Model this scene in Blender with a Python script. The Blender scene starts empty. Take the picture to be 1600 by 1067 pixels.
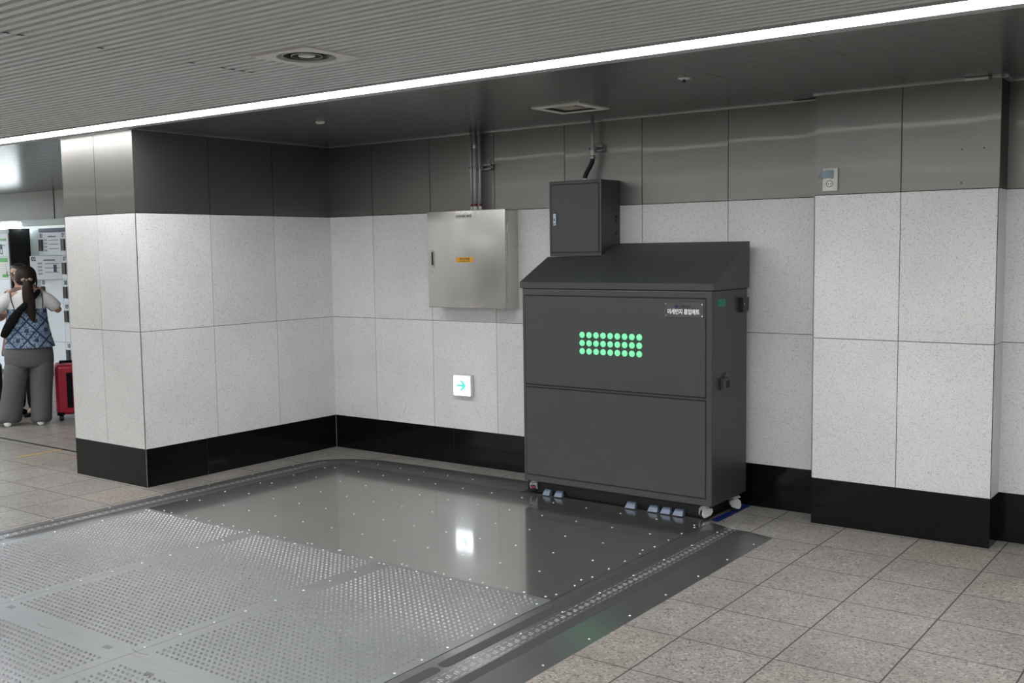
import bpy, bmesh, math, random
from mathutils import Vector, Matrix
random.seed(7)
S = bpy.context.scene
COL = S.collection
PI = math.pi

# ------------------------------------------------------------------ camera
yaw, pitch, roll = 0.6363, -0.0874, -0.0135
fw = Vector((-math.sin(yaw)*math.cos(pitch), math.cos(yaw)*math.cos(pitch), math.sin(pitch)))
r0 = Vector((math.cos(yaw), math.sin(yaw), 0)); u0 = r0.cross(fw)
cr, sr = math.cos(roll), math.sin(roll)
rt = cr*r0 + sr*u0; up = -sr*r0 + cr*u0
cam = bpy.data.cameras.new('camera'); camo = bpy.data.objects.new('camera', cam); COL.objects.link(camo)
m = Matrix((rt, up, -fw)).transposed().to_4x4(); m.translation = Vector((6.2058, -5.9578, 1.59))
camo.matrix_world = m
cam.sensor_fit = 'HORIZONTAL'; cam.sensor_width = 36; cam.lens = 1631.6/1600*36; cam.clip_start = .02
S.camera = camo
# ------------------------------------------------------------------ world / exposure
W = bpy.data.worlds.new('world'); S.world = W; W.use_nodes = True
W.node_tree.nodes['Background'].inputs[0].default_value = (.9, .95, 1, 1)
W.node_tree.nodes['Background'].inputs[1].default_value = 0.02
S.view_settings.view_transform = 'Standard'; S.view_settings.look = 'None'
S.view_settings.exposure = 0.0; S.view_settings.gamma = 1; S.view_settings.use_curve_mapping = False
S.cycles.max_bounces = 8; S.cycles.diffuse_bounces = 5; S.cycles.glossy_bounces = 4
S.cycles.sample_clamp_indirect = 6; S.cycles.use_denoising = True
L_STRIP = 25.5       # radiance of the linear ceiling lights
L_HALL = 31.0        # the same lights further out in the hall
L_BOX = 26.0          # light box over the lockers

ZC = 2.4294; Z1, Z2, Z3 = .2647, 1.0705, 1.8715
PD, PW = 1.7856, .8569                # left pier
RX0, RX1, RP = 4.0688, 5.0272, .1886  # right pier

# ------------------------------------------------------------------ materials
def lin(c):
    return tuple(((v/255)/12.92 if v/255 <= .04045 else ((v/255+.055)/1.055)**2.4) for v in c)
MATS = {}
def mat(name, rgb, rough=.5, metal=0., emit=None, spec=None, coat=0):
    M = bpy.data.materials.new(name); M.use_nodes = True
    b = M.node_tree.nodes['Principled BSDF']
    b.inputs['Base Color'].default_value = (*rgb, 1); b.inputs['Roughness'].default_value = rough; b.inputs['Metallic'].default_value = metal
    if spec is not None: b.inputs['Specular IOR Level'].default_value = spec
    if coat: b.inputs['Coat Weight'].default_value = coat; b.inputs['Coat Roughness'].default_value = .08
    if emit:
        b.inputs['Emission Color'].default_value = (*emit[0], 1); b.inputs['Emission Strength'].default_value = emit[1]
    MATS[name] = M
    return M
class N:
    """tiny node helper"""
    def __init__(s, M): s.t = M.node_tree; s.n = s.t.nodes; s.b = s.n['Principled BSDF']
    def new(s, typ, **k):
        n = s.n.new(typ)
        for a, v in k.items(): setattr(n, a, v)
        return n
    def link(s, a, b): s.t.links.new(a, b)
    def coord(s, scale=(1, 1, 1), kind='Object'):
        tc = s.new('ShaderNodeTexCoord'); mp = s.new('ShaderNodeMapping'); mp.inputs['Scale'].default_value = scale
        s.link(tc.outputs[kind], mp.inputs['Vector']); return mp.outputs[0]
    def noise(s, vec, scale, detail=2, rough=.5):
        n = s.new('ShaderNodeTexNoise'); n.inputs['Scale'].default_value = scale; n.inputs['Detail'].default_value = detail; n.inputs['Roughness'].default_value = rough
        s.link(vec, n.inputs['Vector']); return n.outputs['Fac']
    def vor(s, vec, scale):
        n = s.new('ShaderNodeTexVoronoi'); n.inputs['Scale'].default_value = scale; s.link(vec, n.inputs['Vector']); return n
    def ramp(s, fac, stops):
        n = s.new('ShaderNodeValToRGB'); e = n.color_ramp.elements
        while len(e) < len(stops): e.new(.5)
        for q, (p, c) in zip(e, stops): q.position = p; q.color = (*c, 1)
        s.link(fac, n.inputs[0]); return n.outputs[0]
    def mix(s, fac, a, b, blend='MIX'):
        n = s.new('ShaderNodeMix', data_type='RGBA', blend_type=blend)
        for v, i in ((fac, 0), (a, 6), (b, 7)):
            if hasattr(v, 'is_output'): s.link(v, n.inputs[i])
            else: n.inputs[i].default_value = v if i == 0 else (*v, 1)
        return n.outputs[2]
    def math(s, op, a, b=0.0, c=0.0):
        n = s.new('ShaderNodeMath', operation=op)
        for i, v in enumerate((a, b, c)):
            if hasattr(v, 'is_output'): s.link(v, n.inputs[i])
            elif i < len(n.inputs): n.inputs[i].default_value = v
        return n.outputs[0]
    def bump(s, h, strength, dist=.01):
        n = s.new('ShaderNodeBump'); n.inputs['Strength'].default_value = strength; n.inputs['Distance'].default_value = dist
        s.link(h, n.inputs['Height']); s.link(n.outputs[0], s.b.inputs['Normal'])

def stone(name, base, dark, light, scale=230, contrast=1.0):
    M = mat(name, base, .55); k = N(M); v = k.coord()
    sp = k.vor(v, scale)
    rgb = k.new('ShaderNodeSeparateColor'); k.link(sp.outputs['Color'], rgb.inputs[0])
    c1 = k.ramp(rgb.outputs[0], [(0, dark), (.055, dark), (.10, base), (.80, base), (1, light)])
    n1 = k.noise(v, 420, 2); c2 = k.ramp(n1, [(.3, (.86,)*3), (.7, (1.1,)*3)])
    c = k.mix(1.0, c1, c2, 'MULTIPLY')
    n2 = k.noise(v, 2.2, 4); c3 = k.ramp(n2, [(.3, (.93,)*3), (.7, (1.04,)*3)])
    c = k.mix(1.0, c, c3, 'MULTIPLY')
    g = k.new('ShaderNodeNewGeometry'); c4 = k.ramp(g.outputs['Random Per Island'], [(0, (.95, .945, .935)), (1, (1.03, 1.03, 1.03))])
    c = k.mix(1.0, c, c4, 'MULTIPLY'); k.link(c, k.b.inputs['Base Color'])
    return M
stone('white_granite', (.725, .725, .72), (.45, .445, .44), (.79, .79, .785), 290)
stone('plain_granite', (.715, .715, .71), (.60, .60, .60), (.75, .75, .75))

def brushed(name, rgb, rough, warp=.0, wscale=1.6, streak=.05):
    M = mat(name, rgb, rough, 1.0); k = N(M); v = k.coord((.4, .4, 90)); n = k.noise(v, 3, 3)
    c = k.ramp(n, [(.3, tuple(x*(1-streak) for x in rgb)), (.7, tuple(x*(1+streak) for x in rgb))]); k.link(c, k.b.inputs['Base Color'])
    r = k.math('MULTIPLY_ADD', n, .10, rough-.05); k.link(r, k.b.inputs['Roughness'])
    if warp:
        g = k.new('ShaderNodeNewGeometry'); oi = k.new('ShaderNodeObjectInfo')
        w = k.coord((1, 1, 1)); ad = k.new('ShaderNodeVectorMath', operation='ADD'); k.link(w, ad.inputs[0])
        mu = k.math('MULTIPLY', oi.outputs['Random'], 3.0); k.link(mu, ad.inputs[1])
        h = k.noise(ad.outputs[0], wscale, 1); k.bump(h, 1.0, warp)
    return M
mat('black_granite', (.005, .005, .0055), .12, spec=.2)
mat('joint_black', (.01, .01, .01), .8)
mat('joint_grey', (.11, .108, .105), .8)
mat('silicone_grey', (.16, .16, .16), .6)
mat('slat_paint', (.64, .64, .63), .5)
mat('plank_paint', (.165, .164, .160), .24, .5)
mat('trim_metal', (.55, .55, .54), .3, .8)
mat('lamp_white', (.9, .9, .9), .5, emit=((.985, .995, 1), L_STRIP))
mat('lamp_hall', (.9, .9, .9), .5, emit=((.97, .99, 1), L_HALL))
mat('lamp_passage', (.9, .9, .9), .5, emit=((.88, .96, 1), 62.0))
mat('trim_paint', (.42, .42, .42), .5)
mat('rail_steel', (.24, .245, .24), .4, .5)
mat('vent_beige', (.42, .40, .31), .5)
mat('vent_shade', (.05, .05, .045), .6)  # vent throat walls: shade of the recess put into the colour
mat('latch_blue', (.50, .60, .70), .35)
mat('lamp_box', (.9, .9, .9), .5, emit=((.86, .95, 1), L_BOX))
M = mat('powder_grey', (.045, .049, .049), .42); k = N(M); k.bump(k.noise(k.coord(), 900, 1), .08, .001)
mat('gap_black', (.008, .008, .008), .7)
mat('black_plastic', (.012, .012, .012), .4)
mat('rubber_black', (.01, .01, .01), .6)
mat('white_plastic', (.62, .62, .60), .4)
mat('green_led', (.03, .10, .06), .3, emit=((.21, .86, .42), 1.0))
mat('sign_white', (.9, .9, .9), .3, emit=((.86, .97, 1.06), 5.0))
mat('sign_arrow', (.02, .10, .08), .5, emit=((.10, .95, .72), 1.0), spec=.1)
mat('green_sticker', (.012, .22, .12), .5)
mat('blue_tape', (.004, .022, .16), .45)
mat('yellow_tape', (.62, .42, .02), .5)
mat('amber_label', (.75, .38, .02), .5)
mat('label_white', (.72, .72, .7), .5)
mat('ink_black', (.02, .02, .02), .6)
mat('ink_white', (.85, .85, .85), .5)
mat('logo_blue', (.012, .010, .09), .4)
mat('acrylic_grey', (.085, .09, .09), .15)
mat('galvanised', (.40, .41, .40), .42, .35)
mat('red_tape', (.22, .02, .025), .5)
mat('beige_plastic', (.70, .68, .62), .5)
mat('pale_blue', (.165, .205, .28), .5)
mat('film_blue', (.20, .27, .33), .35)
mat('dark_tread', (.045, .045, .045), .6)
mat('mark_white', (.58, .58, .57), .5)
mat('rivet_steel', (.85, .85, .84), .35, .6)
def plate(name, rgb, ra, rb, f, dif=0):
    """steel sheet: a sharp and a soft lobe together"""
    M = bpy.data.materials.new(name); M.use_nodes = True; t = M.node_tree; k = N(M)
    out = k.n['Material Output']; a = k.new('ShaderNodeBsdfAnisotropic'); b = k.new('ShaderNodeBsdfAnisotropic')
    n = k.noise(k.coord(), 1.3, 4); c = k.ramp(n, [(.3, tuple(x*.94 for x in rgb)), (.7, tuple(x*1.05 for x in rgb))])
    for s, r in ((a, ra), (b, rb)): s.inputs['Roughness'].default_value = r; k.link(c, s.inputs['Color'])
    mx = k.new('ShaderNodeMixShader'); mx.inputs[0].default_value = f; k.link(a.outputs[0], mx.inputs[1]); k.link(b.outputs[0], mx.inputs[2])
    last = mx.outputs[0]
    if dif:     # worn, slightly dusty surface
        dd = k.new('ShaderNodeBsdfDiffuse'); dd.inputs['Color'].default_value = (.45, .445, .43, 1); m3 = k.new('ShaderNodeMixShader'); m3.inputs[0].default_value = dif
        k.link(last, m3.inputs[1]); k.link(dd.outputs[0], m3.inputs[2]); last = m3.outputs[0]
    k.link(last, out.inputs[0]); k.n.remove(k.b); MATS[name] = M
    return M
plate('smooth_steel', (.55, .54, .525), .09, .25, .42, .06)
plate('tread_steel', (.385, .392, .402), .22, .55, .72)
plate('stud_lit_steel', (.52, .525, .535), .18, .45, .55)  # tread steel again, with the stud highlights put into a lighter colour
plate('border_steel', (.40, .405, .41), .16, .40, .5, .035)

def sheet(name, rgb, ra, rb, f, warp, wscale):
    """wall sheet metal: broad brushed lobe plus a weak sharp one, gently buckled"""
    plate(name, rgb, ra, rb, f); M = MATS[name]; k = N.__new__(N); k.t = M.node_tree; k.n = k.t.nodes
    oi = k.new('ShaderNodeObjectInfo'); w = k.coord((1, 1, 1)); ad = k.new('ShaderNodeVectorMath', operation='ADD'); k.link(w, ad.inputs[0])
    mu = k.math('MULTIPLY', oi.outputs['Random'], 3.0); k.link(mu, ad.inputs[1])
    bp = k.new('ShaderNodeBump'); bp.inputs['Strength'].default_value = 1; bp.inputs['Distance'].default_value = warp
    k.link(k.noise(ad.outputs[0], wscale, 1), bp.inputs['Height'])
    for b in k.n:
        if b.type == 'BSDF_GLOSSY' or b.bl_idname == 'ShaderNodeBsdfAnisotropic': k.link(bp.outputs[0], b.inputs['Normal'])
sheet('frieze_steel', (.215, .209, .199), .055, .46, .977, .009, 1.05)
sheet('cabinet_steel', (.60, .585, .56), .13, .40, .25, .010, 2.0)

# floor terrazzo with its grout grid
M = mat('terrazzo_tiles', (.3, .28, .26), .34); k = N(M); v = k.coord()
sp = k.vor(v, 120); sc = k.new('ShaderNodeSeparateColor'); k.link(sp.outputs['Color'], sc.inputs[0])
c = k.ramp(sc.outputs[0], [(0, (.04, .036, .034)), (.10, (.07, .062, .058)), (.16, (.24, .222, .20)), (.5, (.30, .282, .26)), (.86, (.34, .325, .30)), (1, (.56, .54, .51))])
sp2 = k.vor(v, 420); sc2 = k.new('ShaderNodeSeparateColor'); k.link(sp2.outputs['Color'], sc2.inputs[0])
c = k.mix(.32, c, k.ramp(sc2.outputs[1], [(0, (.10, .09, .085)), (.3, (.27, .25, .23)), (1, (.40, .38, .355))]))
sx = k.new('ShaderNodeSeparateXYZ'); k.link(v, sx.inputs[0])
gx = k.math('DIVIDE', k.math('SUBTRACT', sx.outputs[0], 4.272), .405); gy = k.math('DIVIDE', k.math('ADD', sx.outputs[1], .615), .40)
cx = k.new('ShaderNodeCombineXYZ'); k.link(k.math('FLOOR', gx), cx.inputs[0]); k.link(k.math('FLOOR', gy), cx.inputs[1])
wn = k.new('ShaderNodeTexWhiteNoise', noise_dimensions='2D'); k.link(cx.outputs[0], wn.inputs['Vector'])
c = k.mix(1.0, c, k.ramp(wn.outputs['Value'], [(0, (.94, .94, .94)), (.75, (1.0, 1.0, .995)), (1, (1.08, 1.01, .95))]), 'MULTIPLY')
st = k.noise(v, 3.0, 5, .6); c = k.mix(1.0, c, k.ramp(st, [(.32, (.84, .83, .82)), (.62, (1.04, 1.04, 1.04))]), 'MULTIPLY')
def groove(g, w):
    f = k.math('ABSOLUTE', k.math('SUBTRACT', k.math('FRACT', k.math('ADD', g, .5)), .5)); return k.math('LESS_THAN', f, w)
gr = k.math('MAXIMUM', groove(gx, .0085), groove(gy, .0075))
c = k.mix(gr, c, (.075, .068, .062)); k.link(c, k.b.inputs['Base Color'])
k.link(k.math('MULTIPLY_ADD', gr, .4, .33), k.b.inputs['Roughness'])

# ------------------------------------------------------------------ mesh helpers
class MB:
    def __init__(s): s.v = []; s.f = []; s.m = []; s.cur = 0
    def mat(s, i): s.cur = i; return s
    def add(s, v, f):
        o = len(s.v); s.v += [tuple(p) for p in v]; s.f += [tuple(i+o for i in q) for q in f]; s.m += [s.cur]*len(f); return s
    def box(s, x0, x1, y0, y1, z0, z1):
        v = [(x, y, z) for z in (z0, z1) for y in (y0, y1) for x in (x0, x1)]
        return s.add(v, [(0, 2, 3, 1), (4, 5, 7, 6), (0, 1, 5, 4), (2, 6, 7, 3), (0, 4, 6, 2), (1, 3, 7, 5)])
    def prism(s, poly, axis, a, b):
        """poly: 2-D points; axis: 'x','y','z' extruded from a to b"""
        def P(p, t): return {'x': (t, p[0], p[1]), 'y': (p[0], t, p[1]), 'z': (p[0], p[1], t)}[axis]
        n = len(poly); v = [P(p, a) for p in poly]+[P(p, b) for p in poly]
        return s.add(v, [tuple(range(n))[::-1], tuple(range(n, 2*n))]+[(i, (i+1) % n, n+(i+1) % n, n+i) for i in range(n)])
    def loft(s, rings, caps=True):
        n = len(rings[0]); v = [p for r in rings for p in r]; f = []
        for i in range(len(rings)-1):
            for j in range(n): f.append((i*n+j, i*n+(j+1) % n, (i+1)*n+(j+1) % n, (i+1)*n+j))
        if caps: f += [tuple(range(n))[::-1], tuple(range((len(rings)-1)*n, len(rings)*n))]
        return s.add(v, f)
    def tube(s, pts, rad, n=12, caps=True):
        pts = [Vector(p) for p in pts]; rad = rad if isinstance(rad, (list, tuple)) else [rad]*len(pts); rings = []; ref = None
        for i, p in enumerate(pts):
            d = (pts[min(i+1, len(pts)-1)]-pts[max(i-1, 0)]).normalized()
            if ref is None: ref = Vector((0, 0, 1)) if abs(d.z) < .9 else Vector((1, 0, 0))
            a = d.cross(ref).normalized(); b = d.cross(a).normalized(); ref = b.cross(d) if False else ref
            rings.append([p+rad[i]*(math.cos(t)*a+math.sin(t)*b) for t in [2*PI*j/n for j in range(n)]])
        return s.loft(rings, caps)
    def lathe(s, c, prof, n=24, axis='z', close=True):
        """prof: (radius, height) pairs"""
        c = Vector(c); rings = []
        for r, h in prof:
            ring = []
            for j in range(n):
                t = 2*PI*j/n; a, b = r*math.cos(t), r*math.sin(t)
                ring.append(c+Vector({'z': (a, b, h), 'y': (a, h, b), 'x': (h, a, b)}[axis]))
            rings.append(ring)
        return s.loft(rings, close)
    def build(s, name, mats, parent=None, smooth=False, off=(0, 0, 0), bevel=0, seg=2):
        me = bpy.data.meshes.new(name); o_ = Vector(off)
        me.from_pydata([tuple(Vector(p)-o_) for p in s.v], [], s.f)
        mats = [mats] if isinstance(mats, str) else mats
        for q in mats: me.materials.append(MATS[q])
        if len(mats) > 1: me.polygons.foreach_set('material_index', s.m)
        bm = bmesh.new(); bm.from_mesh(me); bmesh.ops.recalc_face_normals(bm, faces=bm.faces); bm.to_mesh(me); bm.free()
        if smooth: me.polygons.foreach_set('use_smooth', [True]*len(me.polygons))
        o = bpy.data.objects.new(name, me); COL.objects.link(o)
        if parent: o.parent = parent
        if bevel:
            b = o.modifiers.new('bevel', 'BEVEL'); b.width = bevel; b.segments = seg; b.limit_method = 'ANGLE'; b.angle_limit = math.radians(40)
        return o
def smooth_angle(o, deg=40):
    me = o.data; me.polygons.foreach_set('use_smooth', [True]*len(me.polygons))
    bm = bmesh.new(); bm.from_mesh(me)
    for e in bm.edges:
        if len(e.link_faces) == 2 and e.calc_face_angle(0) > math.radians(deg): e.smooth = False
    bm.to_mesh(me); bm.free(); return o
def tag(o, label=None, cat=None, group=None, kind=None):
    if label: o['label'] = label
    if cat: o['category'] = cat
    if group: o['group'] = group
    if kind: o['kind'] = kind
    return o
def thing(name, loc, label, cat, group=None, rz=0):
    o = bpy.data.objects.new(name, None); COL.objects.link(o); o.location = loc; o.rotation_euler = (0, 0, rz); o.empty_display_size = .1
    return tag(o, label, cat, group)
def struct(o, label=None): o['kind'] = 'structure'; return tag(o, label)
def text_mesh(name, s, size, material, parent, loc, rot, depth=.0004, bold=0, xs=1.0, align='CENTER'):
    cu = bpy.data.curves.new(name, 'FONT'); cu.body = s; cu.size = size; cu.extrude = depth; cu.align_x = align; cu.align_y = 'CENTER'; cu.offset = bold
    t = bpy.data.objects.new(name+'_tmp', cu); COL.objects.link(t)
    bpy.context.view_layer.update()
    dg = bpy.context.evaluated_depsgraph_get(); me = bpy.data.meshes.new_from_object(t.evaluated_get(dg))
    bpy.data.objects.remove(t); bpy.data.curves.remove(cu)
    me.name = name
    if xs != 1: me.transform(Matrix.Diagonal((xs, 1, 1, 1)))
    me.materials.clear(); me.materials.append(MATS[material])
    o = bpy.data.objects.new(name, me); COL.objects.link(o); o.parent = parent; o.location = loc; o.rotation_euler = rot
    return o
ROT_FRONT = (PI/2, 0, 0)    # lettering that faces -y

# ------------------------------------------------------------------ walls
def frame(P, U, Nn):
    P, U, Nn = Vector(P), Vector(U), Vector(Nn)
    def f(u, d, z): return P+U*u+Nn*d+Vector((0, 0, z))
    return f
def fbox(mb, f, u0, u1, d0, d1, z0, z1):
    v = [f(u, d, z) for z in (z0, z1) for d in (d0, d1) for u in (u0, u1)]
    mb.add(v, [(0, 2, 3, 1), (4, 5, 7, 6), (0, 1, 5, 4), (2, 6, 7, 3), (0, 4, 6, 2), (1, 3, 7, 5)])
def clad(side, P, U, Nn, joints, bbj, kind='white_granite', label=None, ends=(0, 0)):
    """a clad wall: granite slabs, steel frieze slabs and a black plinth; u runs along U, d out along the normal"""
    f = frame(P, U, Nn); mb = MB(); g = .002; e0, e1 = joints[0], joints[-1]
    mb.mat(1); fbox(mb, f, e0+.003, e1-.003, -.10, -.004, 0, ZC)
    mb.mat(0)
    for a, b in zip(joints, joints[1:]):
        ga = 0 if a == e0 else g; gb = 0 if b == e1 else g
        for z0, z1 in ((Z1+.001, Z2-g), (Z2+g, Z3-g)): fbox(mb, f, a+ga, b-gb, -.0035, 0, z0, z1)
    w = struct(mb.build('wall_'+side, [kind, 'joint_grey']), label)
    for a, b in zip(joints, joints[1:]):
        m2 = MB(); ga = 0 if a == e0 else .0025; gb = 0 if b == e1 else .0025
        fbox(m2, f, a+ga, b-gb, -.003, .001, Z3+.0025, ZC)
        m2.build('frieze_panel', 'frieze_steel', w)
        if b != e1:
            m3 = MB(); fbox(m3, f, b-.0025, b+.0025, -.0033, -.002, Z3+.002, ZC); m3.build('panel_joint', 'joint_black', w)
    m3 = MB(); fbox(m3, f, e0, e1, -.0033, -.001, Z3-.0022, Z3+.0026); m3.build('panel_joint', 'joint_black', w)
    m4 = MB()
    for a, b in zip(bbj, bbj[1:]):
        fbox(m4, f, a+(0 if a == bbj[0] else .0015), b-(0 if b == bbj[-1] else .0015), -.0035, -.0012, 0, Z1)
    struct(m4.build('baseboard_'+side, 'black_granite'))
    m5 = MB(); fbox(m5, f, e0+.0, e1-.0, .001, .013, ZC-.008, ZC-.0005)
    struct(m5.build('trim_'+side, 'trim_metal'))
    return w
# back wall, x from 0 to the right
clad('back', (0, 0, 0), (1, 0, 0), (0, -1, 0), [0, .469, 1.064, 1.668, 2.267, 2.862, 3.459, RX0+.02], [0, 1.249, 2.6, RX0+.02])
clad('back_right', (RX1, 0, 0), (1, 0, 0), (0, -1, 0), [-.02, .6, 1.2, 1.8, 2.4, 3.0, 3.6, 4.2, 4.8, 5.4, 6.0, 9.0, 12.0, 14.97], [-.02, 1.2, 2.4, 6.0, 14.97])
# left pier: face towards the hall, face towards the recess
clad('left', (0, 0, 0), (0, -1, 0), (1, 0, 0), [0, .592, 1.178, PD], [0, 1.276, PD])
clad('pier_front', (0, -PD, 0), (-1, 0, 0), (0, -1, 0), [0, .45, PW], [0, PW])
clad('pier_far', (-PW, -PD, 0), (0, 1, 0), (-1, 0, 0), [0, .6, 1.2, 1.8, 2.4, 3.0, 3.4], [0, 1.2, 3.4])
# right pier
clad('right_pier', (RX0, -RP, 0), (1, 0, 0), (0, -1, 0), [0, .473, RX1-RX0], [0, RX1-RX0-.003])
clad('right_pier_side', (RX1, -RP, 0), (0, 1, 0), (1, 0, 0), [0, RP], [0, RP], kind='plain_granite')
clad('right_pier_far', (RX0, 0, 0), (0, -1, 0), (-1, 0, 0), [.0, RP], [0, RP], kind='plain_granite')
# pale silicone in the plinth corners
mb = MB(); mb.box(.0012, .006, -.006, -.0012, 0, Z1); mb.box(-.001, .003, -PD-.0, -PD+.004, 0, Z1)
struct(mb.build('trim_1', 'silicone_grey'))
# rest of the hall
def slab(name, box, m): return struct(MB().box(*box).build(name, m))
slab('floor', (-13, 20, -23, 3, -.1, 0), 'terrazzo_tiles')
slab('wall_hall_rear', (-13, 20, -23.1, -23, 0, ZC), 'plain_granite')
slab('wall_hall_right', (20, 20.1, -23, .0, 0, ZC), 'plain_granite')
slab('wall_hall_left', (-13.1, -13, -23, 3, 0, ZC), 'plain_granite')

# ceiling: open slats towards the hall, flat planks along the wall
def slats(x0, x1):
    mb = MB(); y = -2.095; p = .0555
    while y > -23:
        a, b = y, y-.031; runs = [(x0, x1)]
        if x0 < 2.7 < x1 and -2.95 < y-.02 < -2.65: runs = [(x0, 2.662), (2.938, x1)]
        d = .030
        for p0, p1 in runs:
            mb.add([(x, yy, z) for x in (p0, p1) for yy, z in ((a, ZC+d), (a, ZC), (b, ZC), (b, ZC+d), (y-p, ZC+d))],
                   [(0, 1, 6, 5), (1, 2, 7, 6), (2, 3, 8, 7), (3, 4, 9, 8)])
        y -= p
    return mb
mb = slats(-13, 2.303); m2 = slats(2.307, 20); mb.add(m2.v, m2.f)
mb.mat(1).box(-13, 20, -23, -2.095, ZC+.10, ZC+.13)
mb.mat(0).box(-13, 20, -2.098, -2.092, ZC-.001, ZC+.03)
c0 = struct(mb.build('ceiling', ['slat_paint', 'joint_black']))
mb = MB()
for y in (-3.795, -3.85, -3.46, -2.85, -2.80, -2.74, -2.69, -3.02):
    mb.box(2.295, 2.312, y-.012, y+.014, ZC-.0012, ZC-.0004)
mb.build('slat_joint', 'joint_black', c0)
mb = MB(); y = -1.80; p = .1385; j = 0
while y < 1.45:
    cuts = [-13, -9, -5, -1+.6*(j % 2), 1.5 if (j//2) % 2 else 1.2, 3.92 if j % 3 else 4.6, 7, 11, 15, 20]
    if -.80 < y+p and y < -.52: cuts = sorted(cuts+[2.615, 2.885])
    for a, b in zip(cuts, cuts[1:]):
        if (a, b) != (2.615, 2.885): mb.box(a+.0016, b-.0016, y+.0024, y+p-.0024, ZC, ZC+.012)
    y += p; j += 1
mb.mat(1).box(-13, 20, -1.80, 1.5, ZC+.10, ZC+.13)
c1 = struct(mb.build('ceiling.001', ['plank_paint', 'joint_black']))
MB().box(3.885, 4.065, -.062, -.030, ZC-.0015, ZC-.0003).build('open_joint', 'joint_black', c1)
# light trough edge closed between both ceilings
def strip(y, x0, x1, lm, label, vis=True):
    t = thing('linear_ceiling_light', (0, y, ZC), label, 'ceiling light', 'linear ceiling lights')
    o = (0, y, ZC)
    MB().box(x0, x1, y-.088, y+.075, ZC-.001, ZC+.012).build('diffuser', lm, t, off=o)
    h = MB(); h.box(x0, x1, y-.145, y-.092, ZC+.012, ZC+.03); h.box(x0, x1, y+.078, y+.150, ZC-.003, ZC+.012); h.box(x0, x1, y-.095, y-.0885, ZC-.003, ZC+.012)
    h.build('housing', 'trim_paint', t, off=o)
    MB().box(x0, x1, y-.003, y+.005, ZC-.0022, ZC-.0012).build('divider', 'trim_paint', t, off=o)
    return t
strip(-1.95, -13, 8.4, 'lamp_white', 'long bright white linear light running across the ceiling')
def hall_strip(y, x0, x1, label, lm='lamp_hall'):
    t = thing('linear_ceiling_light', (0, y, ZC), label, 'ceiling light', 'linear ceiling lights'); o = (0, y, ZC)
    MB().box(x0, x1, y-.08, y+.08, ZC-.02, ZC-.002).build('diffuser', lm, t, off=o)
    h = MB(); h.box(x0, x1, y-.10, y-.082, ZC-.022, ZC); h.box(x0, x1, y+.082, y+.10, ZC-.022, ZC); h.build('housing', 'trim_metal', t, off=o)
hall_strip(-5.6, -13, 11, 'linear light on the hall ceiling, second row out from the recess')
hall_strip(-9.3, -13, 11, 'linear light on the hall ceiling, third row out from the recess')
hall_strip(-13.0, -13, 11, 'linear light on the hall ceiling, fourth row out from the recess')
hall_strip(-16.7, -13, 11, 'linear light on the hall ceiling, fifth row out from the recess')
hall_strip(-.1, -13, -8.4, 'short linear light over the passage in front of the lockers', 'lamp_passage')

# ------------------------------------------------------------------ ceiling fittings
t = thing('ceiling_speaker', (2.80, -2.80, ZC), 'square ceiling plate with dark round rings set into the grey slats', 'ceiling diffuser')
o = t.location
mb = MB(); R = .155; n = 32; sq = []
for i in range(n):
    a = 2*PI*i/n; q = max(abs(math.cos(a)), abs(math.sin(a))); sq.append((math.cos(a)/q*.168, math.sin(a)/q*.160))
ri = [(.128*math.cos(2*PI*i/n), .128*math.sin(2*PI*i/n)) for i in range(n)]
zz = ZC-.007
mb.loft([[(o.x+a, o.y+b, ZC+.02) for a, b in sq], [(o.x+a, o.y+b, zz) for a, b in sq], [(o.x+a, o.y+b, zz) for a, b in ri], [(o.x+a*.97, o.y+b*.97, ZC+.02) for a, b in ri]], caps=False)
mb.build('mounting_plate', 'beige_plastic', t, off=o)
MB().lathe(o, [(.128, .0), (.128, .075), (.0, .075)], 32, close=False).build('back_pan', 'joint_black', t, off=o)
for r in (.102, .066):
    MB().lathe(o, [(r, .0), (r-.028, .040), (r-.030, .040), (r-.003, -.001)], 36, close=False).build('ring', 'black_plastic', t, smooth=True, off=o)
    MB().lathe(o, [(r-.001, -.0035), (r+.0015, -.0035), (r+.001, .002), (r-.002, .0)], 36, close=False).build('ring_edge', 'trim_metal', t, smooth=True, off=o)
MB().lathe(o, [(.034, .012), (.036, -.002), (.030, -.004), (.0, -.004)], 28).build('center_disc', 'beige_plastic', t, smooth=False, off=o)

t = thing('air_diffuser', (2.75, -.66, ZC), 'square beige air vent in the flat ceiling above the small grey box', 'ceiling vent')
o = t.location
def sqring(mb, c, a, b, z0, z1, z2=None):
    """square frame between half sizes a (outer) and b (inner)"""
    A = [(-a, -a), (a, -a), (a, a), (-a, a)]; B = [(-b, -b), (b, -b), (b, b), (-b, b)]
    mb.loft([[(c.x+p, c.y+q, z0) for p, q in A], [(c.x+p, c.y+q, z1) for p, q in A], [(c.x+p, c.y+q, z1) for p, q in B], [(c.x+p, c.y+q, z2 if z2 else z0) for p, q in B]], caps=False)
mb = MB(); sqring(mb, o, .168, .124, ZC, ZC-.009, ZC-.006); mb.build('frame', 'beige_plastic', t, off=o)
mb = MB(); sqring(mb, o, .128, .1235, ZC+.046, ZC-.0055, ZC+.046); mb.build('throat', 'vent_shade', t, off=o)
mb = MB(); sqring(mb, o, .100, .072, ZC+.020, ZC+.002, ZC+.030); mb.build('louver', 'vent_beige', t, off=o)
mb = MB(); sqring(mb, o, .052, .004, ZC+.016, ZC-.001, ZC+.004); mb.build('louver', 'vent_beige', t, off=o)
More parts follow.
